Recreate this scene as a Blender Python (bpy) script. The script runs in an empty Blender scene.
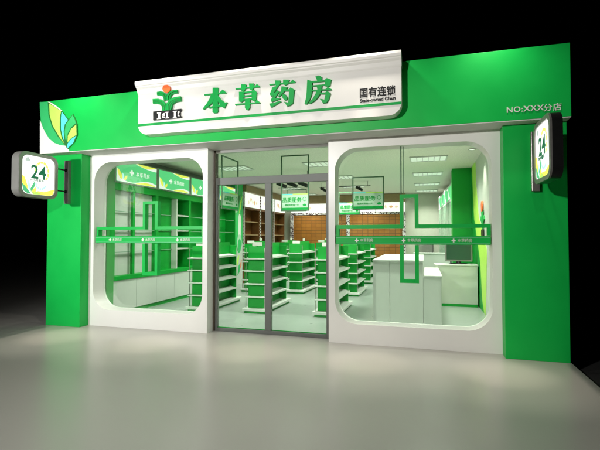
import bpy, bmesh, math, random
from mathutils import Vector, Matrix
random.seed(4)
S = bpy.context.scene
COL = S.collection
PI = math.pi

# ------------------------------------------------------------------ camera
F, YAW, PITCH, D, CZ = 425.05, .2842, .0277, 6.1668, 1.55
cam = bpy.data.objects.new('camera', bpy.data.cameras.new('camera'))
COL.objects.link(cam)
cam.location = (0, -D, CZ)
cam.rotation_euler = (PI/2 + PITCH, 0, YAW)
cam.data.sensor_width = 36
cam.data.lens = F/600*36
cam.data.clip_end = 500
S.camera = cam

def ray(px, py):
    f = Vector((-math.sin(YAW)*math.cos(PITCH), math.cos(YAW)*math.cos(PITCH), math.sin(PITCH)))
    r = Vector((math.cos(YAW), math.sin(YAW), 0)); u = r.cross(f)
    return f + r*((px-300)/F) - u*((py-225)/F)
def on_y(px, py, y):            # measured corner -> (x, z) on a real facade plane
    d = ray(px, py); t = (y + D)/d.y
    return (d.x*t, CZ + d.z*t)

# ------------------------------------------------------------------ materials
def mat(name, col, rough=.5, metal=0, emit=None, es=1, noise=0, nscale=8, bump=0, bscale=40, spec=.5, coat=0):
    m = bpy.data.materials.new(name); m.use_nodes = True
    nt = m.node_tree; b = nt.nodes['Principled BSDF']
    b.inputs['Base Color'].default_value = (*col, 1)
    b.inputs['Roughness'].default_value = rough
    b.inputs['Metallic'].default_value = metal
    b.inputs['Specular IOR Level'].default_value = spec
    b.inputs['Coat Weight'].default_value = coat
    if emit:
        b.inputs['Emission Color'].default_value = (*emit, 1)
        b.inputs['Emission Strength'].default_value = es
    tc = nt.nodes.new('ShaderNodeTexCoord')
    if noise:
        n = nt.nodes.new('ShaderNodeTexNoise'); n.inputs['Scale'].default_value = nscale
        n.inputs['Detail'].default_value = 6
        nt.links.new(tc.outputs['Object'], n.inputs['Vector'])
        mr = nt.nodes.new('ShaderNodeMapRange')
        mr.inputs['From Min'].default_value = .25; mr.inputs['From Max'].default_value = .75
        mr.inputs['To Min'].default_value = 1-noise; mr.inputs['To Max'].default_value = 1+noise
        nt.links.new(n.outputs['Fac'], mr.inputs['Value'])
        mx = nt.nodes.new('ShaderNodeVectorMath'); mx.operation = 'SCALE'
        mx.inputs[0].default_value = col
        nt.links.new(mr.outputs['Result'], mx.inputs['Scale'])
        nt.links.new(mx.outputs['Vector'], b.inputs['Base Color'])
        mr2 = nt.nodes.new('ShaderNodeMapRange')
        mr2.inputs['To Min'].default_value = max(0, rough-.06); mr2.inputs['To Max'].default_value = min(1, rough+.06)
        nt.links.new(n.outputs['Fac'], mr2.inputs['Value'])
        nt.links.new(mr2.outputs['Result'], b.inputs['Roughness'])
    if bump:
        n2 = nt.nodes.new('ShaderNodeTexNoise'); n2.inputs['Scale'].default_value = bscale
        n2.inputs['Detail'].default_value = 5
        nt.links.new(tc.outputs['Object'], n2.inputs['Vector'])
        bp = nt.nodes.new('ShaderNodeBump'); bp.inputs['Strength'].default_value = bump
        bp.inputs['Distance'].default_value = .01
        nt.links.new(n2.outputs['Fac'], bp.inputs['Height'])
        nt.links.new(bp.outputs['Normal'], b.inputs['Normal'])
    return m

M = {}
M['green'] = mat('green_panel', (.004, .45, .066), .42, spec=.3, noise=.04, nscale=3, bump=.02, bscale=9)
M['dgreen'] = mat('dark_green', (.01, .2, .03), .5, noise=.05)
M['cgreen'] = mat('cabinet_green', (.004, .31, .035), .45, spec=.3, noise=.05, nscale=4)
M['white'] = mat('white_panel', (.80, .79, .75), .35, noise=.025, nscale=2, bump=.015, bscale=10)
M['board'] = mat('sign_board_white', (.80, .78, .74), .4, noise=.02, nscale=3)
M['wwhite'] = mat('cabinet_white', (.58, .60, .56), .35, noise=.02)
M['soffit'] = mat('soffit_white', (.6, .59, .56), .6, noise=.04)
M['pave'] = mat('pavement_stone', (.345, .335, .305), .26, bump=.06, bscale=160)
M['pave2'] = mat('worn_side_paving', (.26, .25, .23), .5, noise=.06, nscale=3)  # even tone, darker than the main pavement
M['road'] = mat('dark_asphalt', (.015, .015, .014), .8, noise=.2, nscale=30, bump=.2)  # colour sunk near black so this ground stays like unlit night
M['ifloor'] = mat('shop_floor', (.25, .29, .26), .3, noise=.03)
M['ceil'] = mat('ceiling_plaster', (.76, .74, .66), .8, noise=.16, nscale=30)
M['wall'] = mat('inner_wall', (.50, .50, .42), .7, noise=.03)
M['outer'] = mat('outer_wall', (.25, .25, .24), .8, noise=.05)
M['alu'] = mat('grey_aluminium', (.13, .138, .125), .5, .0, noise=.04)
M['brown'] = mat('dark_jamb', (.06, .045, .03), .5, noise=.05)
M['steel'] = mat('brushed_steel', (.32, .31, .29), .35, .7, noise=.06, nscale=20)
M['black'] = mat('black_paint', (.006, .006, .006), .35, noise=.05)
M['orange'] = mat('orange_ball', (.85, .14, .03), .4, noise=.03)
M['lime'] = mat('lime_paint', (.52, .85, .12), .45, noise=.03)
M['cyan'] = mat('cyan_paint', (.10, .80, .85), .45, noise=.03)
M['outline'] = mat('leaf_outline_green', (.008, .16, .02), .5, noise=.03)
M['leafgreen'] = mat('leaf_green', (.03, .47, .13), .45, noise=.03)
M['band'] = mat('light_green_band', (.10, .52, .20), .3, noise=.03)
M['wood'] = mat('brown_wood', (.17, .062, .014), .45, noise=.2, nscale=5)
M['cornice'] = mat('pale_wood', (.30, .2, .1), .5, noise=.1)
M['hang'] = mat('hanging_sign_pale', (.46, .64, .50), .5, noise=.02)
M['hangframe'] = mat('hanging_frame', (.06, .14, .07), .5, noise=.05)
M['grille'] = mat('lamp_grille', (.7, .7, .66), .4, noise=.03, emit=(.9, 1, .92), es=.42)
def em(name, c, s): return mat(name, tuple(x*.3 for x in c), .4, emit=c, es=s)
M['e_white'] = em('lit_white', (1, 1, .97), 1.15)
M['e_green'] = em('lit_green', (.12, .70, .26), .95)
M['e_text'] = em('lit_text_white', (1, 1, .97), .95)
M['e_yellow'] = em('lit_yellow', (.95, .92, .12), 1.0)
M['e_lime'] = em('lit_lime', (.55, .9, .15), .9)
M['e_cyan'] = em('lit_cyan', (.5, .95, .95), 1.0)
M['e_dgreen'] = em('lit_dark_green', (.01, .22, .09), .5)
M['e_orange'] = em('lit_orange', (.9, .45, .2), .9)
M['e_mid'] = em('lit_mid_green', (.1, .6, .25), .8)
M['e_grey'] = em('lit_grey', (.5, .6, .55), .9)

def glass(name, tint, refl):
    m = bpy.data.materials.new(name); m.use_nodes = True
    nt = m.node_tree; nt.nodes.clear()
    o = nt.nodes.new('ShaderNodeOutputMaterial'); t = nt.nodes.new('ShaderNodeBsdfTransparent')
    g = nt.nodes.new('ShaderNodeBsdfGlossy'); mx = nt.nodes.new('ShaderNodeMixShader')
    lw = nt.nodes.new('ShaderNodeFresnel'); lw.inputs['IOR'].default_value = 1.5
    mt = nt.nodes.new('ShaderNodeMath'); mt.operation = 'MULTIPLY'; mt.inputs[1].default_value = refl
    t.inputs[0].default_value = (*tint, 1); g.inputs['Roughness'].default_value = .01
    nt.links.new(lw.outputs[0], mt.inputs[0]); nt.links.new(mt.outputs[0], mx.inputs[0])
    nt.links.new(t.outputs[0], mx.inputs[1]); nt.links.new(g.outputs[0], mx.inputs[2])
    nt.links.new(mx.outputs[0], o.inputs[0])
    return m
M['glass'] = glass('window_glass', (.90, .95, .90), .6)
M['sglass'] = glass('shelf_glass', (.75, .92, .80), 1.5)

def tilewood():
    m = mat('wood_grid_wall', (.40, .17, .035), .45)
    nt = m.node_tree; b = nt.nodes['Principled BSDF']
    tc = nt.nodes.new('ShaderNodeTexCoord'); mp = nt.nodes.new('ShaderNodeMapping')
    mp.inputs['Rotation'].default_value = (PI/2, 0, 0)
    br = nt.nodes.new('ShaderNodeTexBrick')
    br.offset = 0; br.inputs['Scale'].default_value = 1
    br.inputs['Brick Width'].default_value = .22; br.inputs['Row Height'].default_value = .14
    br.inputs['Mortar Size'].default_value = .012
    br.inputs['Color1'].default_value = (.30, .115, .014, 1); br.inputs['Color2'].default_value = (.24, .085, .010, 1)
    br.inputs['Mortar'].default_value = (.13, .05, .01, 1)
    nt.links.new(tc.outputs['Object'], mp.inputs[0]); nt.links.new(mp.outputs[0], br.inputs['Vector'])
    nt.links.new(br.outputs['Color'], b.inputs['Base Color'])
    return m
M['drawer'] = tilewood()
def checker():
    m = mat('chequered_strip', (.5, .5, .5), .45)
    nt = m.node_tree; b = nt.nodes['Principled BSDF']
    tc = nt.nodes.new('ShaderNodeTexCoord'); ck = nt.nodes.new('ShaderNodeTexChecker')
    ck.inputs['Scale'].default_value = 1/.055
    ck.inputs['Color1'].default_value = (.75, .72, .7, 1); ck.inputs['Color2'].default_value = (.09, .025, .02, 1)
    mp = nt.nodes.new('ShaderNodeMapping'); mp.inputs['Location'].default_value = (.013, .017, .011)
    nt.links.new(tc.outputs['Object'], mp.inputs[0]); nt.links.new(mp.outputs[0], ck.inputs['Vector'])
    nt.links.new(ck.outputs['Color'], b.inputs['Base Color'])
    return m
M['check'] = checker()
M['screen'] = mat('dark_green_screen', (.03, .075, .045), .15)
def lattice():
    m = mat('lattice_strip', (.5, .5, .5), .45)
    nt = m.node_tree; b = nt.nodes['Principled BSDF']
    tc = nt.nodes.new('ShaderNodeTexCoord'); v = nt.nodes.new('ShaderNodeTexVoronoi')
    v.feature = 'DISTANCE_TO_EDGE'; v.inputs['Scale'].default_value = 13
    cr = nt.nodes.new('ShaderNodeValToRGB')
    cr.color_ramp.elements[0].position = .1; cr.color_ramp.elements[0].color = (.6, .55, .56, 1)
    cr.color_ramp.elements[1].position = .16; cr.color_ramp.elements[1].color = (.05, .02, .03, 1)
    nt.links.new(tc.outputs['Object'], v.inputs['Vector']); nt.links.new(v.outputs[0], cr.inputs[0])
    nt.links.new(cr.outputs[0], b.inputs['Base Color'])
    return m
M['lattice'] = lattice()

# ------------------------------------------------------------------ helpers
def link(name, bm, m, parent=None, smooth=False):
    me = bpy.data.meshes.new(name)
    bmesh.ops.recalc_face_normals(bm, faces=bm.faces)
    bm.to_mesh(me); bm.free()
    me.materials.append(m)
    if smooth:
        for p in me.polygons: p.use_smooth = True
    o = bpy.data.objects.new(name, me); COL.objects.link(o)
    if parent: o.parent = parent
    return o
def box(bm, a, b, bev=0):
    r = bmesh.ops.create_cube(bm, size=1)
    vs = r['verts']
    for v in vs:
        v.co = Vector([a[i] if v.co[i] < 0 else b[i] for i in range(3)])
    if bev:
        es = list({e for v in vs for e in v.link_edges})
        bmesh.ops.bevel(bm, geom=es, offset=bev, segments=2, affect='EDGES', profile=.5)
def boxes(name, lst, m, parent=None, bev=0):
    bm = bmesh.new()
    for a, b in lst: box(bm, a, b, bev)
    return link(name, bm, m, parent)
def tube(bm, a, b, r, n=10):
    a = Vector(a); b = Vector(b); d = b-a
    mtx = Matrix.Translation((a+b)/2) @ d.to_track_quat('Z', 'Y').to_matrix().to_4x4()
    bmesh.ops.create_cone(bm, cap_ends=True, segments=n, radius1=r, radius2=r, depth=d.length, matrix=mtx)
def prism(bm, pts, o, ux, uy, n, t):
    """polygon (2-D) -> solid: o + x*ux + y*uy, thickness t along n"""
    o = Vector(o); ux = Vector(ux); uy = Vector(uy); n = Vector(n)
    v0 = [bm.verts.new(o + ux*x + uy*y) for x, y in pts]
    v1 = [bm.verts.new(o + ux*x + uy*y + n*t) for x, y in pts]
    k = len(pts)
    f = bm.faces.new(v1); g = bm.faces.new(v0[::-1])
    for i in range(k): bm.faces.new((v0[i], v0[(i+1) % k], v1[(i+1) % k], v1[i]))
    f.normal_update(); g.normal_update()
    bmesh.ops.triangulate(bm, faces=[f, g], ngon_method='EAR_CLIP')
def rrect(x0, z0, x1, z1, r, n=12, corners=(1, 1, 1, 1)):
    """counter-clockwise from lower left; corners: ll, lr, ur, ul rounded"""
    P = []
    for (cx, cz, a0, on, px, pz) in ((x0+r, z0+r, PI, corners[0], x0, z0), (x1-r, z0+r, 1.5*PI, corners[1], x1, z0),
                                     (x1-r, z1-r, 0, corners[2], x1, z1), (x0+r, z1-r, .5*PI, corners[3], x0, z1)):
        if on:
            for i in range(n+1):
                a = a0 + i/n*PI/2; P.append((cx+r*math.cos(a), cz+r*math.sin(a)))
        else: P.append((px, pz))
    return P
def frame_prism(bm, outer, inner, o, ux, uy, n, t):
    """outer/inner loops with the same number of points"""
    o = Vector(o); ux = Vector(ux); uy = Vector(uy); n = Vector(n)
    def L(pts, d): return [bm.verts.new(o + ux*x + uy*y + n*d) for x, y in pts]
    a0, a1, b0, b1 = L(outer, 0), L(outer, t), L(inner, 0), L(inner, t)
    k = len(outer)
    for i in range(k):
        j = (i+1) % k
        bm.faces.new((a0[i], a0[j], a1[j], a1[i])); bm.faces.new((b0[j], b0[i], b1[i], b1[j]))
        bm.faces.new((a1[i], a1[j], b1[j], b1[i])); bm.faces.new((a0[j], a0[i], b0[i], b0[j]))
def thing(name, label, cat, loc=(0, 0, 0), group=None):
    o = bpy.data.objects.new(name, None); COL.objects.link(o); o.empty_display_size = .1
    o.location = loc; o['label'] = label; o['category'] = cat
    if group: o['group'] = group
    return o
def tag(o, label, cat, group=None):
    o['label'] = label; o['category'] = cat
    if group: o['group'] = group
def struct(o): o['kind'] = 'structure'; return o
def dup(root, loc, label, rz=None):
    r = root.copy(); COL.objects.link(r); r.location = loc; r['label'] = label
    if rz is not None: r.rotation_euler = (0, 0, rz)
    for ch in list(root.children):
        c = ch.copy(); COL.objects.link(c); c.parent = r
        for g in list(ch.children):
            d = g.copy(); COL.objects.link(d); d.parent = c
    return r
def text_mesh(name, body, size, m, mtx, parent, depth=.004, bold=0, shear=0, sx=1, sp=1):
    cu = bpy.data.curves.new(name, 'FONT'); cu.body = body; cu.size = size
    cu.align_x = 'CENTER'; cu.align_y = 'CENTER'; cu.extrude = depth/2; cu.offset = bold; cu.shear = shear; cu.space_character = sp
    cu.resolution_u = 3
    t = bpy.data.objects.new(name, cu); COL.objects.link(t)
    bpy.context.view_layer.update()
    me = bpy.data.meshes.new_from_object(t.evaluated_get(bpy.context.evaluated_depsgraph_get()))
    bpy.data.objects.remove(t)
    me.transform(mtx @ Matrix.Diagonal((sx, 1, 1, 1))); me.materials.clear(); me.materials.append(m); me.name = name
    o = bpy.data.objects.new(name, me); COL.objects.link(o); o.parent = parent
    return o
def face_y(x, y, z):      # text facing the street (-y)
    return Matrix.Translation((x, y, z)) @ Matrix.Rotation(PI/2, 4, 'X')
def face_px(x, y, z):     # text facing +x
    return Matrix.Translation((x, y, z)) @ Matrix.Rotation(PI/2, 4, 'Z') @ Matrix.Rotation(PI/2, 4, 'X')
def face_nx(x, y, z):
    return Matrix.Translation((x, y, z)) @ Matrix.Rotation(-PI/2, 4, 'Z') @ Matrix.Rotation(PI/2, 4, 'X')
def traced(origin, scale, pts, y):
    return [on_y(origin[0]+a/scale, origin[1]+b/scale, y) for a, b in pts]
X3, Y3, Z3 = (1, 0, 0), (0, 1, 0), (0, 0, 1)

# ------------------------------------------------------------------ ground
XL, XR = -6.41, 1.711
struct(boxes('pavement', [((XL-.03, -14, -.15), (XR+.01, .30, 0))], M['pave']))
struct(boxes('side_pavement', [((-60, -14, -.15), (XL-.031, 60, -.006))], M['pave2']))
bm = bmesh.new(); box(bm, (-150, -60, -.4), (150, 150, -.13)); struct(link('road', bm, M['road']))

# ------------------------------------------------------------------ building
B = thing('shop_building', 'single storey shop front with green pillars and beam, white rounded window surrounds, glass doors', 'shop building', (-2.35, 0, 0))
BX = -B.location
def P_(o):      # building parts are modelled in world coordinates
    o.parent = B; o.location = BX; return o
def bpart(name, lst, m, bev=0): return P_(boxes(name, lst, m, None, bev))
YP, YF, ZB, ZT = -.197, -.38, 3.0, 3.898
bpart('pillar', [((-6.41, YP, 0), (-5.68, .32, ZB-.012))], M['green'], .004)
bpart('pillar', [((.983, YP, 0), (XR, .32, ZB-.012))], M['green'], .004)
fas = bpart('fascia', [((XL+.012, YF, ZB), (XR, .32, ZT))], M['green'], .004)
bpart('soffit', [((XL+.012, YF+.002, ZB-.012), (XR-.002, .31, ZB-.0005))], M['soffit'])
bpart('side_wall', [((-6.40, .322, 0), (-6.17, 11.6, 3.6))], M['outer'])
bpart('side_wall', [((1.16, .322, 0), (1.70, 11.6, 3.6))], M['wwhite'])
bpart('back_wall', [((-6.40, 11.602, 0), (1.70, 11.8, 3.6))], M['wall'])
bpart('roof', [((-6.40, .322, 3.602), (1.70, 11.8, 3.75))], M['outer'])
CEIL = 3.3
bpart('ceiling', [((-6.168, .322, CEIL), (1.158, 11.6, CEIL+.1))], M['ceil'])
bpart('inner_floor', [((-6.168, .302, -.1), (1.158, 11.6, 0))], M['ifloor'])
# leaf emblem on the beam
LO, LS = (36, 98), 8.04
yE = YF
def leafpart(name, pts, m, d, parent):
    bm = bmesh.new()
    q = traced(LO, LS, pts, YF)
    prism(bm, [(x, z) for x, z in q], (0, yE, 0), X3, Z3, (0, -1, 0), d)
    o = link(name, bm, m); o.parent = parent; return o
emb = leafpart('emblem_ground', [(33, 175), (60, 250), (110, 320), (170, 360), (250, 375), (262, 400), (268, 432), (33, 447)], M['board'], .003, None)
emb.parent = fas
big = [(33, 33), (100, 33), (120, 40), (160, 65), (205, 103), (240, 140), (268, 180), (242, 215), (232, 262), (235, 310), (250, 385), (200, 380), (150, 362), (108, 328), (75, 275), (50, 215), (36, 140)]
leafpart('leaf', big, M['leafgreen'], .006, fas)
leafpart('leaf', [(98, 36), (116, 38), (210, 101), (268, 178), (240, 222), (234, 270), (240, 330), (252, 402), (240, 385), (180, 312), (130, 228), (104, 140)], M['outline'], .009, fas)
leafpart('leaf_highlight', [(100, 32), (118, 34), (160, 60), (215, 104), (212, 108), (150, 66)], M['board'], .0145, fas)  # white sliver of the emblem print along the leaf top
leafpart('leaf_band', [(111, 45), (205, 106), (196, 160), (195, 250), (212, 330), (236, 374), (188, 308), (140, 225), (115, 140)], M['lime'], .012, fas)
leafpart('leaf_band', [(211, 113), (261, 178), (235, 215), (226, 270), (232, 345), (222, 325), (207, 258), (206, 170)], M['cyan'], .0132, fas)
leafpart('leaf', [(266, 175), (302, 131), (322, 170), (336, 215), (338, 300), (312, 360), (262, 412), (248, 398), (240, 345), (228, 275), (240, 215)], M['outline'], .0135, fas)
leafpart('leaf_band', [(300, 141), (316, 172), (326, 205), (290, 236), (262, 285), (250, 345), (243, 338), (236, 275), (246, 215), (270, 180)], M['leafgreen'], .016, fas)
leafpart('leaf_band', [(328, 216), (331, 297), (290, 322), (260, 358), (262, 305), (290, 250)], M['lime'], .016, fas)
leafpart('leaf_band', [(327, 306), (302, 366), (262, 403), (254, 392), (262, 366), (292, 330)], M['cyan'], .016, fas)
# branch number lettering
t = text_mesh('branch_lettering', 'NO:XXX', .098, M['board'], face_y(1.205, YF-.005, 3.128), fas, .008, .001, sp=1.12)
t = text_mesh('branch_lettering', '分店', .098, M['board'], face_y(1.51, YF-.005, 3.118), fas, .008, .0005, sp=1.1)
# everything parented to the beam was modelled in world coordinates
# window surrounds
def surround(x0, x1, hx0, hx1):
    bm = bmesh.new()
    n = 14; r = .33
    inner = rrect(hx0, .285, hx1, 2.852, r, n)
    # outer loop with matching count: corners repeated
    outer = []
    for (cx, cz) in ((x0, 0), (x1, 0), (x1, ZB-.0125), (x0, ZB-.0125)):
        outer += [(cx, cz)]*(n+1)
    k = len(inner)
    def L(pts, d): return [bm.verts.new((x, d, z)) for x, z in pts]
    a0, a1, b0, b1 = L(outer, 0), L(outer, .30), L(inner, 0), L(inner, .30)
    for i in range(k):
        j = (i+1) % k
        for q in ((a0[i], a0[j], b0[j], b0[i]), (a1[i], a1[j], b1[j], b1[i]), (a0[i], a0[j], a1[j], a1[i]), (b0[i], b0[j], b1[j], b1[i])):
            try: bm.faces.new(q)
            except ValueError: pass
    bmesh.ops.remove_doubles(bm, verts=bm.verts, dist=1e-5)
    bmesh.ops.dissolve_degenerate(bm, edges=bm.edges, dist=1e-5)
    o = P_(link('window_surround', bm, M['white']))
    bm = bmesh.new()
    prism(bm, rrect(hx0-.002, .283, hx1+.002, 2.854, r, n), (0, .255, 0), X3, Z3, (0, 1, 0), .01)
    g = link('window_glass', bm, M['glass'], o)
    return o
surround(-5.679, -3.358, -5.585, -3.445)
surround(-1.362, .982, -1.265, .872)
# entrance
E1 = P_(boxes('door_frame', [((-3.356, .20, 0), (-3.325, .30, 2.985))], M['brown']))
P_(boxes('door_frame', [((-1.41, .20, 0), (-1.364, .30, 2.985))], M['brown']))
dl = [((-3.324, .21, 2.41), (-1.411, .29, 2.53)), ((-3.324, .212, .0), (-3.29, .288, 2.409)), ((-1.445, .212, .0), (-1.411, .288, 2.409)),
      ((-3.289, .212, 0), (-1.446, .288, .055)), ((-2.445, .205, .056), (-2.345, .295, 2.409))]
P_(boxes('transom', dl[:1], M['alu'], None, .003))
dd = P_(boxes('glass_door', dl[1:4], M['alu'], None, .003))
P_(boxes('door_mullion', dl[4:], M['alu'], None, .003))
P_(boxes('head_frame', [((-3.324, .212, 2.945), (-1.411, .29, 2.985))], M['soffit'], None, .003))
for x0, x1, z0, z1 in ((-3.288, -2.447, .057, 2.408), (-2.343, -1.447, .057, 2.408), (-3.322, -1.413, 2.532, 2.943)):
    boxes('door_pane', [((x0, .245, z0), (x1, .255, z1))], M['glass'], dd)
boxes('door_pane_edge', [((-3.288, .243, .057), (-2.447, .257, .066)), ((-2.343, .243, .057), (-1.447, .257, .066))], M['cgreen'], dd)

# ------------------------------------------------------------------ interior column and wall mural belong to the building
bpart('inner_column', [((.70, 5.35, 0), (1.157, 5.9, CEIL-.002))], M['cgreen'])
def murb(z):   # front edge of the green field on the right wall, by height
    pts = [(0, 3.20), (.23, 3.47), (1.05, 3.76), (1.26, 4.0), (2.0, 4.80), (3.3, 5.2)]
    for (a, ya), (b, yb) in zip(pts, pts[1:]):
        if z <= b: return ya + (yb-ya)*(z-a)/(b-a)
    return 5.2
def murl(z):
    pts = [(0, 3.0), (.5, 2.86), (1.3, 2.72), (1.65, 3.25), (2.0, 3.94), (2.86, 4.38), (3.3, 4.45)]
    for (a, ya), (b, yb) in zip(pts, pts[1:]):
        if z <= b: return ya + (yb-ya)*(z-a)/(b-a)
    return 4.45
zs = [i*.11 for i in range(30)] + [CEIL-.004]
bm = bmesh.new()
prism(bm, [(murb(z), z) for z in zs] + [(5.34, CEIL-.004), (5.34, 0)], (1.1595, 0, 0), Y3, Z3, (-1, 0, 0), .008)
P_(link('wall_mural', bm, M['cgreen']))
bm = bmesh.new()
prism(bm, [(murl(z), z) for z in zs] + [(murb(z)+.001, z) for z in reversed(zs)], (1.1595, 0, 0), Y3, Z3, (-1, 0, 0), .005)
P_(link('wall_mural', bm, M['lime']))

# ------------------------------------------------------------------ logo (orange ball over leaves over a black bar)
def logo_parts(root, y, origin, sc):
    def part(name, pts, m, d):
        bm = bmesh.new(); prism(bm, traced(origin, sc, pts, y), (0, y, 0), X3, Z3, (0, -1, 0), d)
        o = link(name, bm, m, root); return o
    part('logo_ball', [(172+41*math.cos(a*PI/14), 82+43*math.sin(a*PI/14)) for a in range(28)], M['orange'], .05)
    part('logo_leaf', [(65, 112), (105, 106), (140, 116), (168, 142), (168, 200), (138, 205), (132, 165), (108, 150), (66, 148)], M['lg'], .032)
    part('logo_leaf', [(172, 142), (200, 112), (240, 94), (282, 90), (285, 126), (240, 132), (214, 150), (206, 200), (172, 202)], M['lg'], .036)
    part('logo_leaf', [(22, 190), (80, 186), (130, 205), (160, 240), (166, 312), (125, 315), (120, 270), (95, 245), (60, 238), (24, 240)], M['lg'], .04)
    part('logo_leaf', [(172, 312), (172, 240), (200, 200), (250, 172), (322, 160), (325, 212), (270, 220), (235, 245), (218, 308)], M['lg'], .044)
    for k, (a, b) in enumerate((([(28, 206), (80, 202), (122, 222), (146, 258), (150, 308)], 4), ([(28, 222), (75, 218), (112, 236), (132, 266), (136, 308)], 4), ([(190, 306), (192, 250), (216, 218), (262, 194), (322, 182)], 4), ([(205, 306), (210, 256), (232, 230), (270, 210), (322, 198)], 4), ([(70, 128), (106, 124), (136, 138), (154, 168), (154, 198)], 4), ([(188, 198), (190, 160), (212, 130), (244, 114), (284, 108)], 4))):
        q = -1.3 if k in (0, 1, 4) else 1.3       # offset across the stroke: left leaves fall, right leaves rise
        up = [(x-q, z-1.6) for x, z in a] + [(x+q, z+1.6) for x, z in reversed(a)]
        if k in (0, 1, 4): up = [(x+1.3, z-1.6) for x, z in a] + [(x-1.3, z+1.6) for x, z in reversed(a)]
        part('logo_line', up, M['outline'], .0462+k*.0008)
    bar = part('logo_bar', [(24, 322), (325, 292), (326, 318), (312, 322), (312, 368), (326, 372), (324, 388), (24, 416)], M['black'], .03)
    for pts in ([(68, 334), (112, 330), (110, 340), (103, 342), (101, 388), (110, 390), (110, 400), (66, 404), (68, 394), (80, 391), (82, 343), (68, 344)],
                [(122, 350), (146, 338), (150, 340), (150, 372), (140, 372), (138, 356), (126, 358)],
                [(126, 366), (136, 366), (138, 380), (150, 380), (148, 392), (126, 390)],
                [(156, 328), (190, 324), (190, 334), (184, 336), (184, 382), (192, 384), (192, 394), (158, 397), (158, 388), (168, 386), (168, 338), (156, 338)],
                [(236, 318), (278, 314), (277, 325), (268, 327), (268, 376), (276, 378), (276, 388), (236, 391), (237, 381), (248, 379), (248, 330), (236, 330)],
                [(288, 326), (306, 318), (308, 336), (296, 344), (296, 360), (308, 362), (306, 376), (288, 370)]):
        bm = bmesh.new(); prism(bm, traced(origin, sc, pts, y), (0, y-.03, 0), X3, Z3, (0, -1, 0), .004)
        link('bar_letter', bm, M['board'], bar)
M['lg'] = mat('letter_green', (.003, .34, .06), .45, spec=.25, noise=.03)

# ------------------------------------------------------------------ signboard
YB = -.55
SB = thing('shop_signboard', 'long white signboard with raised green Chinese letters and a plant logo on the green beam', 'shop sign')
x0, x1 = -4.275, -.270
bm = bmesh.new(); prism(bm, rrect(x0, 3.135, x1, 3.80, .16, 10, (1, 1, 0, 0)), (0, YF-.001, 0), X3, Z3, (0, -1, 0), YF-.001-YB)
o = link('board', bm, M['board'], SB)
bm = bmesh.new()
prof = [(YF-.001, 3.801), (YB, 3.801), (YB-.004, 3.772)]
prof = [(-.385, 3.80), (YB-.002, 3.765), (YB-.012, 3.785), (YB-.03, 3.835), (YB-.055, 3.862), (YB-.06, 3.875), (YB-.075, 3.885), (YB-.085, 3.915), (YB-.082, 3.945), (YB-.075, 3.952), (-.385, 3.952)]
prism(bm, prof, (x0-.004, 0, 0), Y3, Z3, (1, 0, 0), (x1-x0)+.008)
link('cornice', bm, M['board'], SB)
boxes('green_stripe', [((x0+.002, YB-.006, 3.268), (x1-.002, YB+.002, 3.305))], M['lg'], SB)
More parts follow.
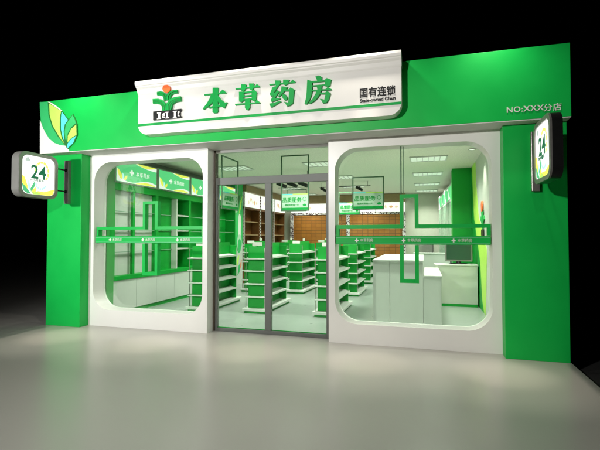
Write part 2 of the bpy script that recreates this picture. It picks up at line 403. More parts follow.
# big characters, stroke by stroke
chars = [((200, 84), [
    [(190, 60), (268, 60), (262, 400), (245, 418), (205, 418), (188, 400)],
    [(70, 152), (185, 140), (290, 130), (300, 115), (330, 88), (385, 130), (375, 138), (255, 150), (75, 170)],
    [(172, 148), (215, 150), (212, 215), (190, 262), (150, 308), (65, 368), (50, 358), (105, 285), (145, 220)],
    [(240, 150), (265, 170), (310, 225), (365, 270), (398, 265), (355, 350), (310, 325), (275, 270), (240, 200)],
    [(130, 337), (190, 320), (240, 315), (275, 290), (318, 325), (250, 335), (138, 350)]]),
  ((233, 80), [
    [(45, 128), (130, 118), (320, 95), (345, 62), (390, 102), (380, 110), (130, 134), (50, 142)],
    [(125, 70), (195, 70), (190, 130), (165, 165), (128, 158)],
    [(235, 58), (305, 58), (300, 130), (275, 152), (243, 140)],
    [(95, 175), (165, 170), (162, 300), (130, 320), (98, 310)],
    [(272, 165), (305, 145), (345, 180), (335, 290), (300, 308), (275, 290)],
    [(120, 183), (160, 178), (310, 158), (310, 180), (160, 198)],
    [(150, 230), (285, 215), (285, 236), (150, 248)],
    [(150, 280), (285, 262), (285, 282), (150, 298)],
    [(42, 345), (180, 335), (320, 325), (345, 288), (395, 325), (385, 335), (180, 350), (45, 365)],
    [(182, 275), (250, 272), (248, 400), (225, 432), (195, 425), (182, 400)]]),
  ((267, 76), [
    [(38, 125), (130, 115), (340, 95), (365, 60), (412, 95), (400, 105), (130, 130), (45, 138)],
    [(120, 72), (200, 72), (190, 130), (165, 152), (130, 140)],
    [(235, 62), (322, 62), (300, 125), (265, 140), (235, 120)],
    [(90, 165), (160, 145), (162, 162), (105, 248), (132, 240), (150, 205), (185, 225), (120, 318), (190, 318), (195, 332), (75, 375), (60, 345), (108, 280), (68, 295), (48, 265)],
    [(40, 400), (130, 378), (190, 355), (208, 368), (110, 430), (68, 450)],
    [(215, 155), (300, 165), (240, 245), (180, 305), (165, 295), (205, 225)],
    [(255, 202), (320, 195), (340, 170), (400, 205), (385, 222), (255, 222)],
    [(322, 200), (390, 210), (372, 390), (335, 425), (290, 435), (270, 400), (245, 370), (308, 385)],
    [(225, 275), (260, 262), (295, 310), (290, 345), (255, 350), (228, 320)]]),
  ((303, 73), [
    [(180, 60), (235, 45), (270, 65), (265, 125), (205, 118)],
    [(100, 125), (200, 118), (310, 108), (340, 80), (405, 105), (395, 125), (300, 130), (120, 150)],
    [(315, 105), (400, 112), (385, 192), (350, 205), (315, 190)],
    [(110, 188), (340, 165), (340, 182), (110, 202)],
    [(68, 105), (135, 125), (135, 260), (125, 320), (100, 385), (60, 448), (30, 445), (55, 340)],
    [(200, 190), (270, 190), (265, 248), (210, 246)],
    [(115, 252), (325, 237), (355, 205), (410, 240), (400, 250), (115, 267)],
    [(193, 255), (262, 255), (245, 300), (210, 360), (170, 400), (110, 440), (80, 440), (145, 370), (185, 300)],
    [(238, 290), (320, 285), (345, 262), (392, 295), (370, 380), (330, 430), (285, 435), (270, 400), (240, 372), (308, 385), (325, 305), (238, 306)]])]
for org, strokes in chars:
    bm = bmesh.new()
    for k, s in enumerate(strokes):
        prism(bm, traced(org, 450/32, s, YB), (0, YB+.004, 0), X3, Z3, (0, -1, 0), .034 + k*.0009)
    link('sign_character', bm, M['lg'], SB)
logo_parts(SB, YB, (152, 82), 364/34)
text_mesh('chain_lettering', '国有连锁', .135, M['black'], face_y(-.580, YB-.003, 3.452), SB, .005, .0032, sx=.88)
text_mesh('chain_lettering', 'State-owned Chain', .062, M['black'], face_y(-.575, YB-.003, 3.357), SB, .005, .0022, sx=.97)

# ------------------------------------------------------------------ flag light boxes
def lightbox(side, xf, label):
    """side=+1: lit face looks to +x"""
    t = thing('light_box_sign', label, 'light box sign', (xf, -.26, 2.5), 'lit 24-hour flag signs on the pillars')
    y0, y1, z0, z1 = -.96, -.25, -.335, .37       # relative to the thing
    T = .125 if side > 0 else .10
    bm = bmesh.new()
    prism(bm, rrect(y0, z0, y1, z1, .13, 10), (-side*T, 0, 0), Y3, Z3, (side, 0, 0), T)
    body = link('case', bm, M['case'] if side > 0 else M['black'], t)  # right case coloured black to stand for its unlit near end
    bm = bmesh.new()
    frame_prism(bm, rrect(y0, z0, y1, z1, .13, 10), rrect(y0+.055, z0+.05, y1-.055, z1-.05, .10, 10), (0, 0, 0), Y3, Z3, (side, 0, 0), .02)
    link('case_rim', bm, M['steel'], t)
    bm = bmesh.new()
    prism(bm, rrect(y0+.056, z0+.051, y1-.056, z1-.051, .10, 10), (.001*side, 0, 0), Y3, Z3, (side, 0, 0), .006)
    f = link('lit_face', bm, M['e_white'], t)
    # pattern: for side +1 reading direction is +y, for side -1 it is -y
    cy = (y0+y1)/2
    def U(u, v): return (cy + side*u, v)
    def deco(pts, m, d, name='face_print'):
        bm = bmesh.new(); prism(bm, [U(*p) for p in pts], (.007*side, 0, 0), Y3, Z3, (side, 0, 0), d); link(name, bm, m, f)
    fac = face_px if side > 0 else face_nx
    def arc(cu, cv, r0, r1, a0, a1, n, m, sy=1, d=.002):
        for i in range(n):
            A = math.radians(a0 + (a1-a0)*i/n); Bn = math.radians(a0 + (a1-a0)*(i+.8)/n)
            deco([(cu+r0*math.cos(A), cv+r0*sy*math.sin(A)), (cu+r1*math.cos(A), cv+r1*sy*math.sin(A)), (cu+r1*math.cos(Bn), cv+r1*sy*math.sin(Bn)), (cu+r0*math.cos(Bn), cv+r0*sy*math.sin(Bn))], m, d)
    arc(.06, .09, .105, .135, -55, 195, 9, M['e_yel2'], 1.25)
    arc(.045, -.08, .085, .115, -170, -20, 7, M['e_cyan'], 1.1)
    # leaves and swoosh in the lower part
    w = (y1-y0)/2-.058
    deco([(-w+.001, .0), (-w+.05, -.03), (-w+.10, -.16), (-w+.10, -.24), (-w+.05, -.2), (-w+.001, -.1)], M['e_yellow'], .0025)
    deco([(-w+.001, -.12), (-w+.06, -.17), (-w+.13, -.245), (-w+.17, -.278), (-w+.10, -.278), (-w+.03, -.24)], M['e_mid'], .003)
    deco([(-w+.11, -.06), (-w+.14, -.13), (-w+.145, -.2), (-w+.12, -.235), (-w+.11, -.15)], M['e_cyan'], .0035)
    deco([(-w+.15, -.2), (-w+.19, -.13), (-w+.22, -.08), (-w+.225, -.15), (-w+.20, -.2), (-w+.16, -.245)], M['e_mid'], .0040)
    deco([(-w+.17, -.23), (-w+.24, -.17), (-w+.25, -.22), (-w+.22, -.255)], M['e_yellow'], .0045)
    deco([(-.02, -.28), (-.10, -.245), (.0, -.225), (.10, -.232), (.2, -.2), (w-.004, -.17), (w-.002, -.19), (w-.03, -.26), (w-.09, -.283)], M['e_yellow'], .003)
    deco([(-.10, -.281), (-.14, -.245), (-.06, -.23), (.05, -.262), (.0, -.283)], M['e_lime'], .0036)
    deco([(-w+.05, .225), (-w+.075, .27), (-w+.10, .29), (-w+.125, .27), (-w+.15, .225)], M['e_grey'], .002)
    text_mesh('numerals', '24', .30, M['e_dgreen'], fac(.011*side, cy-.005*side, .06), f, .004, .004, sx=.95)
    text_mesh('subtitle', '24小时服务', .052, M['e_dgreen'], fac(.011*side, cy-.035*side, -.062), f, .003)
    # wall plate and two arms
    px = -side*.06
    boxes('wall_plate', [((px-.045, .0, -.38), (px+.045, .061, .37))], M['steel'], t, .004)
    for z in (.20, -.17):
        bm = bmesh.new(); tube(bm, (px, .0, z), (px, -.27, z), .011); tube(bm, (px, .0, z), (px, -.012, z), .03)
        link('bracket_arm', bm, M['black'], t)
    return t
M['case'] = mat('light_box_case', (.20, .195, .18), .4, .2, noise=.04)
M['e_yel2'] = em('lit_pale_yellow', (.8, .95, .15), 1.0)
lightbox(1, -5.885, 'lit white 24 hour light box sign on the left green pillar')
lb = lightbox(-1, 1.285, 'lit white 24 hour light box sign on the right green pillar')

# ------------------------------------------------------------------ green cross ornaments behind the windows' edge
def cross_ornament(xa, xb, cx, hw, label):
    t = thing('window_cross_ornament', label, 'window ornament', (cx, .10, 1.5), 'green cross ornaments in the windows')
    w = .052; y0, y1 = -.045, .045
    a, b = xa-cx, xb-cx
    up, dn = .655, -.605      # top and bottom of the cross
    zt = .225                  # upper rail top
    L = [((a, y0, zt-w), (-hw, y1, zt)), ((a, y0, .066), (a+w*.8, y1, zt-w-.001)),
         ((-hw+.001-w*0, y0, zt-w), (-hw+w, y1, up)), ((-hw+w+.001, y0, up-w), (hw-w-.001, y1, up)), ((hw-w, y0, zt-w), (hw, y1, up)),
         ((hw+.001, y0, zt-w), (b, y1, zt)), ((b-w*.8, y0, .066), (b, y1, zt-w-.001)),
         ((-hw, y0, dn), (-hw+w, y1, -.066)), ((-hw+w+.001, y0, dn), (hw-w-.001, y1, dn+w)), ((hw-w, y0, dn), (hw, y1, -.066))]
    boxes('cross_frame', L, M['green'], t)
    bm = bmesh.new(); box(bm, (a-.012, y0-.02, -.06), (b+.0, y1, .062), .012)
    band = link('logo_band', bm, M['green'], t)
    boxes('band_stripe', [((a, y0-.0235, .030), (b-.012, y0-.0195, .048)), ((a, y0-.0235, -.046), (b-.012, y0-.0195, -.036))], M['band'], band)
    for k in range(3):
        x = a + (b-a)*(.2+.315*k)
        text_mesh('band_lettering', '本草药房', .048, M['board'], face_y(x+.03, y0-.023, -.004), band, .004, 0)
        bm = bmesh.new()
        for s in ((-.026, -.009, .026, .009), (-.009, -.026, .009, .026)):
            prism(bm, [(s[0], s[1]), (s[2], s[1]), (s[2], s[3]), (s[0], s[3])], (x-.115, y0-.0205, -.003), X3, Z3, (0, -1, 0), .0035+(s[0] < -.02)*.0005)
        link('band_logo', bm, M['board'], band)
    if xa < -3: return
    bm = bmesh.new(); tube(bm, (-hw+.02, .0, up-.002), (-hw+.02, .0, 1.352), .009); tube(bm, (-hw+.055, .03, up-.002), (-hw+.055, .03, 1.352), .004)
    link('suspension_rod', bm, M['hangframe'], t)
cross_ornament(-5.575, -3.455, -4.475, .148, 'green cross shaped ornament with lettered bar in the left display window')
cross_ornament(-1.255, .862, -.205, .13, 'green cross shaped ornament with lettered bar in the right display window')

# ------------------------------------------------------------------ left wall cabinets
XC, XW = -5.8, -6.165
def leaf_sign(parent, y0, y1, z0, z1, x, n=1):
    """lit sign facing +x, reading towards +y"""
    s = boxes('sign_panel', [((x-.06, y0, z0), (x, y1, z1))], M['e_green'], parent)
    W, H = y1-y0, z1-z0
    def deco(pts, m, d, name='sign_print'):
        bm = bmesh.new(); prism(bm, [(y0+u*W, z0+v*H) for u, v in pts], (x, 0, 0), Y3, Z3, (1, 0, 0), d); link(name, bm, m, s)
    def wave(f, g, k=16): return [(i/k, f(i/k)) for i in range(k+1)] + [(i/k, g(i/k)) for i in range(k, -1, -1)]
    top = lambda u: max(.0, .999 - max(0, (u-.38))*.22 - .10*math.sin(max(0, u-.38)*9))
    deco([(.38, .999)] + [(u, .999-.20*math.sin((u-.38)/.62*PI*.55)) for u in [.38+.062*i for i in range(11)]] + [(.999, .999)], M['e_text'], .002)
    deco([(.45, .999)] + [(u, .999-.14*math.sin((u-.45)/.55*PI)) for u in [.45+.055*i for i in range(11)]], M['e_yellow'], .003)
    deco([(0.001, .001)] + [(u, .09+.09*math.sin(u*7+2.4)+.03) for u in [.0625*i for i in range(17)]] + [(.999, .001)], M['e_text'], .002)
    deco([(.45, .001)] + [(u, .02+.12*math.sin((u-.45)/.55*PI)) for u in [.45+.055*i for i in range(11)]], M['e_yellow'], .003)
    deco([(.001, .62), (.03, .55), (.06, .4), (.17, .1), (.21, .02), (.001, .001)], M['e_text'], .0035)
    deco([(.01, .60), (.06, .52), (.12, .3), (.125, .1), (.07, .16), (.02, .38)], M['e_yellow'], .0045)
    deco([(.13, .42), (.16, .33), (.16, .16), (.14, .1), (.13, .22)], M['e_cyan'], .0045)
    deco([(.16, .12), (.19, .28), (.24, .33), (.23, .18), (.19, .08)], M['e_yellow'], .0055)
    text_mesh('sign_lettering', '本草药房', .105, M['e_text'], face_px(x+.003, y0+W*.63, z0+H*.47), s, .004, .0, sp=1.25)
    bm = bmesh.new()
    for q in ((-.06, -.02, .06, .02), (-.02, -.06, .02, .06)):
        prism(bm, [(q[0], q[1]), (q[2], q[1]), (q[2], q[3]), (q[0], q[3])], (x, y0+W*.35, z0+H*.5), Y3, Z3, (1, 0, 0), .004+(q[0] < -.03)*.0005)
    link('sign_logo', bm, M['e_text'], s)
    return s
def wall_cabinet(y0, y1, kind, label):
    t = thing('wall_cabinet', label, 'medicine cabinet', (XC, y0, 0), 'green and white cabinets along the left wall')
    W = y1-y0; x1 = 0; xb = XW-XC
    boxes('base_cabinet', [((xb, .0, .08), (-.001, W*.5-.004, .685)), ((xb, W*.5+.004, .08), (-.001, W, .685))], M['wwhite'], t, .004)
    boxes('plinth', [((xb, 0, 0), (-.02, W, .079))], M['cgreen'], t)
    boxes('counter_ledge', [((xb, 0, .686), (.02, W, .775))], M['cgreen'], t, .004)
    # carcass: sides, top, sign casing
    boxes('carcass', [((xb, .0, .776), (-.001, .035, 2.48)), ((xb, W-.035, .776), (-.001, W, 2.48)), ((xb, 0, 2.481), (0, W, 2.62))], M['cgreen'], t)
    bm = bmesh.new(); box(bm, (xb, 0, 2.621), (-.03, W, 3.12)); box(bm, (-.03, 0, 2.621), (.02, W, 2.645)); box(bm, (-.0299, 0, 2.646), (-.001, .05, 3.1)); box(bm, (-.0299, W-.05, 2.646), (-.001, W, 3.1))
    link('sign_casing', bm, M['steel2'], t)
    leaf_sign(t, .055, W-.055, 2.655, 3.085, .004)
    if kind == 0:
        boxes('back_panel', [((-.14, .036, .776), (-.12, W-.036, 2.48))], M['wwhite'], t)
        boxes('upright', [((-.06, W*.40, .776), (-.002, W*.40+.07, 2.48))], M['cgreen'], t)
    elif kind == 1:
        boxes('back_panel', [((xb, .036, .776), (xb+.02, W-.036, 2.48))], M['cgreen'], t)
        boxes('green_screen', [((-.16, .036, .776), (-.14, W*.55, 2.48))], M['cgreen'], t)
        boxes('upright', [((xb+.021, W*.55+.001, .776), (-.002, W*.55+.05, 2.48))], M['wwhite'], t)
    else:
        boxes('back_panel', [((xb, .036, .776), (xb+.02, W-.036, 2.48))], M['cgreen'], t)
        boxes('upright', [((xb+.021, .036, .776), (-.15, .09, 2.48))], M['wwhite'], t)
    for k, z in enumerate((1.24, 1.68, 2.06)):
        if kind == 1:
            boxes('shelf', [((xb+.022, W*.55+.051, z), (-.02, W-.036, z+.03))], M['wwhite'], t)
            boxes('shelf_edge', [((-.139, .036, z), (-.12, W*.55, z+.012))], M['sglass2'], t)
        else:
            boxes('shelf', [((-.089, .036, z), (-.05, W-.036, z+.010))], M['sglass2'], t)
    return t
M['steel2'] = mat('grey_casing', (.28, .31, .27), .45, .2, noise=.03)
M['frost'] = glass('cabinet_front_glass', (.9, .95, .92), 1)
M['sglass2'] = mat('shelf_glass_edge', (.25, .42, .30), .2, noise=.02)
boxes_lab = ['wall cabinet with white backs behind the left window, nearest the street', 'wall cabinet half screened in solid green, second from the street',
             'green backed wall cabinet behind the left door jamb, third from the street', 'green backed wall cabinet seen through the door, beside the flower mural']
for k, (a, b) in enumerate(((.76, 2.165), (2.167, 3.565), (3.567, 4.97), (4.972, 6.32))):
    wall_cabinet(a, b, (0, 1, 2, 2)[k], boxes_lab[k])
bpart('inner_wall_panel', [((-6.167, .56, 0), (-5.79, .757, CEIL-.002))], M['cgreen'])
bpart('inner_wall_panel', [((-6.167, 6.325, 0), (-5.82, 6.92, CEIL-.002))], M['leafgreen'])
# flower mural on it
MU = thing('flower_mural_poster', 'tall green and white mural poster with vases and leaves between green and wood cabinets', 'poster', (-5.82, 6.62, 0))
def mural_bits():
    def d(pts, m, dd, name='poster_print'):
        bm = bmesh.new(); prism(bm, pts, (0, 0, 0), Y3, Z3, (1, 0, 0), dd); link(name, bm, m, MU)
    d([(-.29, .0), (.29, .0), (.29, 1.35), (.12, 1.05), (-.05, 1.0), (-.2, 1.25), (-.29, 1.1)], M['wwhite'], .004)
    d([(-.03, 1.3), (.13, 1.3), (.15, 2.2), (.08, 2.3), (.02, 2.3), (-.04, 2.2)], M['board'], .006)
    d([(.04+.17*math.cos(a*PI/10), 1.35+.28*math.sin(a*PI/10)) for a in range(20)], M['hang'], .009)
    d([(.04+.13*math.cos(a*PI/10), 1.28+.2*math.sin(a*PI/10)) for a in range(20)], M['leafgreen'], .012)
    d([(-.15, .55), (-.02, .75), (.02, .95), (-.08, .9), (-.17, .75)], M['lime'], .008)
    d([(-.1, .3), (.05, .4), (.1, .7), (-.02, .6)], M['leafgreen'], .010)
    d([(.1, .5), (.2, .6), (.22, .8), (.14, .7)], M['orange'], .008)
    d([(-.2, 2.35), (-.05, 2.55), (.12, 2.95), (-.1, 2.85), (-.22, 2.6)], M['dgreen'], .006)
    d([(.0, 2.3), (.15, 2.5), (.25, 2.9), (.08, 2.7)], M['lime'], .008)
    d([(-.27, 2.3), (-.1, 2.4), (-.12, 2.9), (-.27, 3.0)], M['wwhite'], .005)
mural_bits()

# ------------------------------------------------------------------ wooden herb cabinets: left wall and back wall
def wood_bay(y0, y1, label):
    t = thing('wood_cabinet', label, 'wooden cabinet', (XC, y0, 0), 'brown wooden cabinets along the left wall')
    W = y1-y0; xb = XW-XC
    boxes('carcass', [((xb, 0, .7), (xb+.02, W, 2.55)), ((xb+.021, 0, .7), (-.03, .03, 2.5)), ((xb+.021, W-.03, .7), (-.03, W, 2.5)), ((xb, 0, 2.501), (-.002, W, 2.57))], M['wood'], t)
    boxes('base_cabinet', [((xb, 0, 0), (-.001, W, .699))], M['wood'], t, .004)
    for z in (1.15, 1.6, 2.05): boxes('shelf', [((xb+.021, .031, z), (-.06, W-.031, z+.03))], M['cornice'], t)
    boxes('chequered_edge', [((-.03, -.0, .7), (.012, .06, 3.06))], M['check'], t)
    boxes('cornice', [((xb, 0, 3.07), (.09, W, 3.29))], M['cornice'], t, .01)
    s = boxes('lit_panel', [((xb, .065, 2.575), (-.005, W-.005, 3.06))], M['e_white'], t)
    for k in range(5):
        u = W*(.3+.12*k) + random.uniform(-.02, .02); v = 2.75+random.uniform(-.03, .12)
        bm = bmesh.new(); prism(bm, [(u+.055*math.cos(a*PI/5)*random.uniform(.6, 1.2), v+.07*math.sin(a*PI/5)*random.uniform(.7, 1.3)) for a in range(10)], (-.005, 0, 0), Y3, Z3, (1, 0, 0), .003+k*.0007)
        link('panel_print', bm, M['e_orange'] if k % 2 else M['e_peach'], s)
M['e_peach'] = em('lit_peach', (.95, .7, .5), 1.0)
wl = ['brown wood cabinet under a lit picture panel, next to the flower mural', 'brown wood cabinet under a lit picture panel, middle one left of the door mullion', 'brown wood cabinet under a lit picture panel, in the far left corner']
for k, (a, b) in enumerate(((6.97, 8.44), (8.45, 9.92), (9.93, 11.38))): wood_bay(a, b, wl[k])
t = thing('herb_drawer_wall', 'wide brown herb drawer wall under lit panels across the back of the shop', 'drawer cabinet', (-3.1, 11.4, 0))
xa, xb_ = -5.55+3.1, -.72+3.1
boxes('drawer_front', [((xa, 0, 0), (xb_, .18, 2.48))], M['drawer'], t)
boxes('patterned_rail', [((xa, -.03, 2.481), (xb_, .17, 2.57))], M['lattice'], t)
for x in (xa, -2.98+3.1-.12, xb_-.12): boxes('patterned_post', [((x, -.05, 0), (x+.13, -.001 if x < 2 else -.001, 2.48))], M['lattice'], t)
boxes('cornice', [((xa, -.15, 2.96), (xb_, .18, 3.29))], M['cornice'], t, .01)
n = 4
for k in range(n):
    a = xa + (xb_-xa)*k/n; b = xa + (xb_-xa)*(k+1)/n
    s = boxes('lit_panel', [((a+.02, -.02, 2.58), (b-.02, .17, 2.95))], M['e_white'], t)
    for j in range(3):
        u = a + (b-a)*(.35+.18*j); bm = bmesh.new()
        prism(bm, [(u+.07*math.cos(q*PI/5)*random.uniform(.5, 1.2), 2.77+.06*math.sin(q*PI/5)*random.uniform(.6, 1.3)) for q in range(10)], (0, -.02, 0), X3, Z3, (0, -1, 0), .003+j*.0007)
        link('panel_print', bm, M['e_peach'] if j != 1 else M['e_orange'], s)

# ------------------------------------------------------------------ gondola shelf racks
def gondola():
    t = thing('shelf_rack', '', 'shelf rack', (0, 0, 0), 'green and white shelf racks standing in rows')
    L = 1.42
    boxes('base', [((-.265, -.12, .045), (.265, L+.12, .10))], M['wwhite'], t, .006)
    boxes('plinth', [((-.23, -.08, 0), (.23, L+.08, .044))], M['cgreen'], t)
    boxes('end_panel', [((-.18, 0, .101), (.18, .03, 1.35))], M['cgreen'], t, .003)
    boxes('end_panel', [((-.18, L-.03, .101), (.18, L, 1.35))], M['cgreen'], t, .003)
    boxes('spine_panel', [((-.02, .031, .101), (.02, L-.031, 1.42))], M['cgreen'], t)
    for z in (.32, .58, .84, 1.09):
        boxes('end_shelf', [((-.215, -.13, z), (.215, -.001, z+.022))], M['wwhite'], t, .003)
        for s in (-1, 1):
            bm = bmesh.new()
            prism(bm, [(s*.021, z+.04), (s*.225, z), (s*.225, z+.035), (s*.22, z+.035), (s*.217, z+.02), (s*.021, z+.06)], (0, .032, 0), X3, Z3, (0, 1, 0), L-.064)
            link('side_shelf', bm, M['wwhite'], t)
    for x in (-.205, .205):
        bm = bmesh.new()
        for y in (-.06,): box(bm, (x-.006, y-.006, .1), (x+.006, y+.006, 1.32))
        link('perforated_post', bm, M['steel'], t)
    boxes('header_card', [((-.09, .0, 1.365), (.12, .008, 1.44))], M['board'], t)
    boxes('header_card', [((-.0, L*.5, 1.43), (.008, L*.5+.2, 1.5))], M['board'], t)
    return t
g0 = gondola()
spots = [(-4.52, 1.82, 'green shelf rack nearest the street in the left row, behind the window frame'),
         (-3.30, 1.95, 'green shelf rack nearest the street in the middle row, behind the door mullion'),
         (-1.83, 1.95, 'green shelf rack nearest the street in the right row, cut by the white door side'),
         (-4.75, 5.05, 'second green shelf rack of the left row, beside the flower mural'),
         (-3.40, 5.05, 'second green shelf rack of the middle row, seen whole right of the door mullion'),
         (-1.88, 4.95, 'second green shelf rack of the right row, left of the white counter'),
         (-4.75, 8.1, 'farthest green shelf rack of the left row, near the wood cabinets'),
         (-3.42, 8.1, 'farthest green shelf rack of the middle row, in front of the drawer wall'),
         (-1.90, 8.05, 'farthest green shelf rack of the right row, left of the white counter')]
for k, (x, y, l) in enumerate(spots):
    if k == 0: g0.location = (x, y, 0); g0['label'] = l
    else: dup(g0, (x, y, 0), l)

# ------------------------------------------------------------------ counters
t = thing('front_counter', 'pale grey white checkout counter with a lower right step behind the right window', 'counter', (-.3, 1.75, 0))
boxes('counter_body', [((-.61, 0, 0), (-.312, .9, 1.10)), ((-.308, 0, 0), (.275, .9, 1.10))], M['wwhite'], t, .004)
boxes('counter_top', [((-.62, -.01, 1.101), (.285, 2.6, 1.13))], M['wwhite'], t, .004)
boxes('counter_side', [((-.61, .902, 0), (-.57, 2.59, 1.10))], M['wwhite'], t)
boxes('desk_body', [((.279, .005, 0), (.585, .6, .83)), ((.279, .602, 0), (.32, 2.1, .83))], M['wwhite'], t, .004)
boxes('desk_top', [((.287, -.005, .831), (.60, 2.14, .86))], M['wwhite'], t, .004)
t = thing('cross_counter', 'white counter with green base line standing across beside the monitor', 'counter', (.68, 3.9, 0))
boxes('counter_body', [((-.45, 0, .06), (.44, .55, .90))], M['wwhite'], t, .004)
boxes('plinth', [((-.45, -.002, .0), (.44, .53, .059))], M['cgreen'], t)
boxes('counter_top', [((-.46, -.01, .901), (.455, .56, .93))], M['wwhite'], t, .004)
t = thing('back_counter', 'long low white counter farther back behind the checkout', 'counter', (.2, 6.6, 0))
boxes('counter_body', [((-.5, 0, 0), (.5, .5, 1.05))], M['wwhite'], t, .004)
boxes('counter_top', [((-.51, -.01, 1.051), (.51, .52, 1.085))], M['wwhite'], t, .004)
# monitor
t = thing('monitor', 'dark glossy checkout monitor on the white cross counter', 'monitor', (.75, 4.15, .932))
bm = bmesh.new()
pts = [(-.29, 0), (.29, 0), (.29, .06), (.2, .22), (-.2, .22), (-.29, .06)]
prism(bm, [(x, y) for x, y in pts], (0, -.03, .06), X3, Y3, Z3, .47)
bmesh.ops.bevel(bm, geom=[e for e in bm.edges], offset=.008, segments=2, affect='EDGES')
link('housing', bm, M['case'], t)
boxes('screen', [((-.262, -.034, .10), (.262, -.0305, .52))], M['screen'], t)
bm = bmesh.new()
bmesh.ops.create_cone(bm, cap_ends=True, segments=28, radius1=.22, radius2=.16, depth=.02, matrix=Matrix.Translation((0, .02, .01)) @ Matrix.Diagonal((1, .6, 1, 1)))
bmesh.ops.create_cone(bm, cap_ends=True, segments=20, radius1=.06, radius2=.05, depth=.085, matrix=Matrix.Translation((0, .03, .06)))
link('stand', bm, M['black'], t)
# black television on the far wall
t = thing('wall_screen', 'black flat screen low on the grey back wall', 'screen', (.0, 11.55, 1.15))
boxes('bezel', [((-.30, -.03, -.28), (.34, .05, .12))], M['black'], t, .005)
boxes('screen', [((-.28, -.034, -.26), (.32, -.0305, .10))], M['steel'], t)
# right wall glass cabinets with lit signs
t = thing('glass_display_cabinet', 'tall white glass door cabinet with lit green signs along the right wall', 'display cabinet', (.755, 5.93, 0))
t.rotation_euler = (0, 0, math.radians(2.4))
Lc = 4.9
boxes('frame', [((0, 0, 0), (.03, .06, 3.06)), ((0, Lc, 0), (.03, Lc+.05, 3.06)), ((0, .061, 3.0), (.03, Lc-.001, 3.06)), ((0, .061, 2.56), (.03, Lc-.001, 2.62)), ((.031, 0, 0), (.25, Lc, 3.04))], M['wwhite'], t)
for k in range(4):
    a, b = .10 + k*(Lc-.1)/4, .10+(k+1)*(Lc-.1)/4-.06
    s = boxes('lit_sign', [((-.004, a, 2.63), (.02, b, 2.99))], M['e_green'], t)
    bm = bmesh.new(); prism(bm, [(b-.001, 2.632), (b-.5, 2.632), (b-.3, 2.72), (b-.1, 2.85), (b-.001, 2.9)], (-.004, 0, 0), Y3, Z3, (-1, 0, 0), .002); link('sign_print', bm, M['e_text'], s)
    bm = bmesh.new(); prism(bm, [(a+.001, 2.988), (a+.5, 2.988), (a+.25, 2.94), (a+.001, 2.9)], (-.004, 0, 0), Y3, Z3, (-1, 0, 0), .002); link('sign_print', bm, M['e_text'], s)
    boxes('glass_door', [((.0, a+.02, .75), (.028, b, 2.55))], M['sglass2'], t)
boxes('base_cabinet', [((-.03, .0, 0), (-.001, Lc, .70))], M['wwhite'], t)
# tulip plant logo on the white right wall
t = thing('plant_wall_decal', 'small wall emblem of an orange topped green plant in a black pot', 'wall emblem', (1.152, 3.2, 1.6))
def dd(pts, m, d, n): 
    bm = bmesh.new(); prism(bm, pts, (0, 0, 0), Y3, Z3, (-1, 0, 0), d); link(n, bm, m, t)
dd([(-.16, -.03), (.16, -.03), (.16, .10), (-.16, .10)], M['black'], .02, 'pot')
dd([(.0+.09*math.cos(a*PI/8), .57+.11*math.sin(a*PI/8)) for a in range(16)], M['orange'], .026, 'ball')
dd([(-.07, .101), (.07, .101), (.10, .22), (.28, .30), (.22, .38), (.08, .34), (.17, .48), (.06, .46), (-.06, .46), (-.17, .48), (-.08, .34), (-.22, .38), (-.28, .30), (-.10, .22)], M['lg'], .016, 'leaves')

# ------------------------------------------------------------------ hanging signs
def hang_sign(w, ph, fh, name='hanging_sign', txt='品质服务'):
    t = thing(name, '', 'hanging sign', (0, 0, 0), 'hanging green department signs')
    b = .022
    boxes('hanger_frame', [((-w/2, -.012, 0), (-w/2+b, .012, fh)), ((w/2-b, -.012, 0), (w/2, .012, fh)), ((-w/2+b+.001, -.012, fh-b), (w/2-b-.001, .012, fh)), ((-w/2+b+.001, -.012, 0), (w/2-b-.001, .012, b))], M['hangframe'], t)
    p = boxes('sign_panel', [((-w/2+b+.001, -.008, b+.001), (w/2-b-.001, .008, ph))], M['hang'], t)
    boxes('sign_stripe', [((-w/2+b+.002, -.010, b+.002), (w/2-b-.002, -.0085, b+.05))], M['lg'], p)
    boxes('sign_stripe', [((-w/2+b+.002, -.010, ph-.022), (-.05, -.0085, ph-.002))], M['cyan'], p)
    boxes('sign_stripe', [((-.049, -.010, ph-.022), (w/2-b-.002, -.0085, ph-.002))], M['lime'], p)
    text_mesh('sign_lettering', txt, .108, M['lg'], face_y(-.065, -.012, ph*.62), p, .003, .002)
    text_mesh('sign_lettering', '健康关爱每一天', .045, M['lg'], face_y(-.065, -.012, ph*.34), p, .003)
    bm = bmesh.new()
    prism(bm, [(w/2-.095+.04*math.cos(a*PI/10), ph*.34+.026*math.sin(a*PI/10)) for a in range(20)], (0, -.009, 0), X3, Z3, (0, -1, 0), .003)
    frame_prism(bm, [(w/2-.095+.042*math.cos(a*PI/10), ph*.68+.045*math.sin(a*PI/10)) for a in range(20)], [(w/2-.095+.033*math.cos(a*PI/10), ph*.68+.036*math.sin(a*PI/10)) for a in range(20)], (0, -.009, 0), X3, Z3, (0, -1, 0), .0032)
    link('sign_badge', bm, M['lg'], p)
    return t
h0 = hang_sign(.62, .37, 1.197)
h0.location = (-2.645, 2.5, 2.10); h0['label'] = 'hanging green sign on a tall frame, seen through the right door leaf'
h1 = hang_sign(.64, .36, .675); h1.location = (-1.09, 2.5, 2.10); h1['label'] = 'hanging green sign in a square frame, seen through the right window'
h2 = hang_sign(.80, .36, 1.09); h2.location = (-3.93, 2.02, 2.12); h2.rotation_euler = (0, 0, PI/2); h2['label'] = 'hanging green sign turned sideways, seen through the left door leaf'
dup(h1, (-3.75, 6.3, 2.33), 'small distant hanging sign, mostly hidden behind the door leaf sign')
dup(h1, (-2.12, 6.3, 2.2), 'small distant hanging sign, low left of the square framed one')

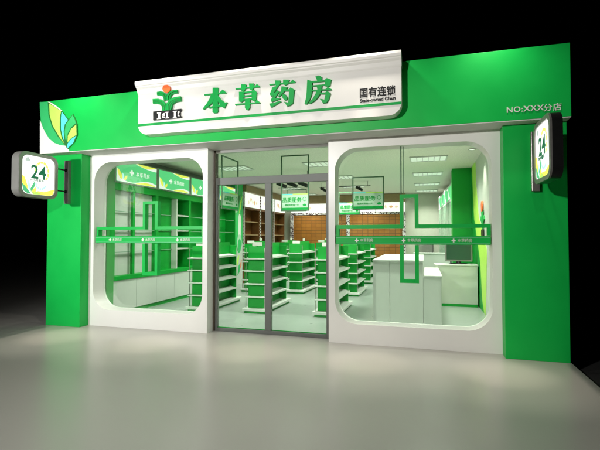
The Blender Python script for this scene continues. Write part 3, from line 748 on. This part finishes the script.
# ceiling grille lamps
lamp = None
gl = 'recessed ceiling lamps with pale grilles'
def ceiling_lamp():
    t = thing('ceiling_lamp', '', 'ceiling lamp', (0, 0, 0), gl)
    W, H = .80, .62
    boxes('diffuser', [((-W/2+.03, -H/2+.03, .014), (W/2-.03, H/2-.03, .022))], M['grille'], t)
    bm = bmesh.new()
    box(bm, (-W/2, -H/2, 0), (-W/2+.03, H/2, .024)); box(bm, (W/2-.03, -H/2, 0), (W/2, H/2, .024))
    box(bm, (-W/2+.031, -H/2, 0), (W/2-.031, -H/2+.03, .024)); box(bm, (-W/2+.031, H/2-.03, 0), (W/2-.031, H/2, .024))
    for i in range(1, 6): box(bm, (-W/2+.0305+i*(W-.06)/6-.008, -H/2+.031, .001), (-W/2+.0305+i*(W-.06)/6+.008, H/2-.031, .0139))
    link('grille_frame', bm, M['wwhite'], t)
    return t
names_x = {.1: 'right', -2.35: 'middle', -4.6: 'left'}
nth = ['hidden just behind the shop front', 'nearest the street', 'second from the street', 'third from the street', 'farthest from the street']
for x in (.1, -2.35, -4.6):
    for k, y in enumerate((1.45, 3.7, 6.1, 8.5, 10.6)):  # first position is an added unseen row, lightening what faces the street
        l = 'recessed ceiling lamp of the %s row, %s' % (names_x[x], nth[k])
        if lamp is None: lamp = ceiling_lamp(); lamp.location = (x, y, CEIL-.026); lamp['label'] = l
        else: dup(lamp, (x, y, CEIL-.026), l)
        L = bpy.data.lights.new('ceiling_light', 'AREA'); L.energy = 54; L.size = .75; L.size_y = .55; L.shape = 'RECTANGLE'
        L.color = (1, 1, .95); L.spread = math.radians(125)
        lo = bpy.data.objects.new('ceiling_light', L); COL.objects.link(lo); lo.location = (x, y, CEIL-.04)
# track light rail with black spots
t = thing('track_light', 'black ceiling rail with black spotlights hanging near the back', 'track light', (-2.9, 7.2, 3.14))
boxes('rail', [((-.35, -.01, 0), (1.3, .01, .02)), ((-.30, -.004, .021), (-.29, .004, .158)), ((1.2, -.004, .021), (1.21, .004, .158))], M['black'], t)
for (x, z, s) in ((-.2, 0, 1), (.05, .0, -1), (.95, 0, 1)):
    bm = bmesh.new(); tube(bm, (x, 0, -.001), (x, 0, -.06), .012); tube(bm, (x-.1*s, 0, -.02), (x+.1*s, -.05, -.13), .045, 14)
    link('spotlight', bm, M['black'], t)
t = thing('track_light', 'black zigzag spotlight cluster above the door leaf hanging sign', 'track light', (-3.35, 4.6, 2.86))
boxes('rail', [((-.4, -.01, .2), (.5, .01, .22)), ((-.3, -.004, .221), (-.29, .004, .438)), ((.4, -.004, .221), (.41, .004, .438))], M['black'], t)
for (x, s) in ((-.3, 1), (.0, 1), (.3, 1)):
    bm = bmesh.new(); tube(bm, (x, 0, .199), (x, 0, .12), .012); tube(bm, (x-.13, 0, .13), (x+.13, -.06, .02), .05, 14)
    link('spotlight', bm, M['black'], t)

# ------------------------------------------------------------------ lights
def spot(x, y, z, e, tgt, size=75, blend=1, rad=.05, col=(1, .95, .85)):
    L = bpy.data.lights.new('beam_spotlight', 'SPOT'); L.energy = e; L.spot_size = math.radians(size); L.spot_blend = blend
    L.shadow_soft_size = rad; L.color = col
    o = bpy.data.objects.new('beam_spotlight', L); COL.objects.link(o); o.location = (x, y, z)
    o.rotation_euler = (Vector(tgt)-Vector((x, y, z))).to_track_quat('-Z', 'Y').to_euler()
for x in (-5.47, -3.87, -2.3, -.72, .85):
    spot(x, -.80, 4.45, 60, (x, -.62, 3.2), 120, 1, .04)
    spot(x, -.86, 4.5, 330, (x, -.84, 0), 34, 1, .05, (1, .90, .78))
    spot(x, -.86, 4.52, 400, (x, -.82, 0), 17, 1, .03, (1, .88, .72))
def area(loc, tgt, e, sx, sy, col):
    L = bpy.data.lights.new('street_light', 'AREA'); L.shape = 'RECTANGLE'; L.size = sx; L.size_y = sy; L.energy = e; L.color = col
    o = bpy.data.objects.new('street_light', L); COL.objects.link(o); o.location = loc
    o.rotation_euler = (Vector(tgt)-Vector(loc)).to_track_quat('-Z', 'Y').to_euler()
spot(-2.65, -6.0, 3.4, 980, (-1.6, 0, 2.0), 140, 1, .10, (1, .985, .94))  # unseen wide fill lamp, added out front to lift the whole facade
spot(-6.74, -6.1, 2.7, 1400, (-5.5, 0, 2.55), 70, 1, .08, (.97, 1, .98))  # unseen key lamp, added front-left to brighten the left end

# one downlight washes the right wall beside the mural
t = thing('downlight', 'small round recessed downlight in the ceiling beside the right wall mural', 'ceiling lamp', (.93, 2.9, CEIL-.012))
bm = bmesh.new(); frame_prism(bm, [(.07*math.cos(a*PI/12), .07*math.sin(a*PI/12)) for a in range(24)], [(.055*math.cos(a*PI/12), .055*math.sin(a*PI/12)) for a in range(24)], (0, 0, 0), X3, Y3, Z3, .010)
link('rim', bm, M['steel'], t)
bm = bmesh.new(); prism(bm, [(.054*math.cos(a*PI/12), .054*math.sin(a*PI/12)) for a in range(24)], (0, 0, .004), X3, Y3, Z3, .005)
link('lens', bm, M['e_white'], t)
spot(.93, 2.9, CEIL-.03, 140, (.93, 2.9, 0), 80, 1, .04)

# ------------------------------------------------------------------ world and output
w = bpy.data.worlds.new('World'); S.world = w; w.use_nodes = True
nt = w.node_tree; bg = nt.nodes['Background']
sky = nt.nodes.new('ShaderNodeTexSky'); sky.sky_type = 'NISHITA'; sky.sun_disc = False
sky.sun_elevation = math.radians(-8); sky.sun_rotation = math.radians(220)
nt.links.new(sky.outputs[0], bg.inputs[0]); bg.inputs[1].default_value = .02
S.render.engine = 'CYCLES'
S.cycles.use_denoising = True
S.cycles.max_bounces = 8; S.cycles.diffuse_bounces = 4; S.cycles.transparent_max_bounces = 12
S.cycles.sample_clamp_indirect = 6
S.view_settings.view_transform = 'Standard'; S.view_settings.look = 'None'
S.view_settings.exposure = 0; S.view_settings.gamma = 1
# parts hung on the beam were modelled in world coordinates: undo their parent's offset
for o in list(fas.children): o.location = (0, 0, 0)
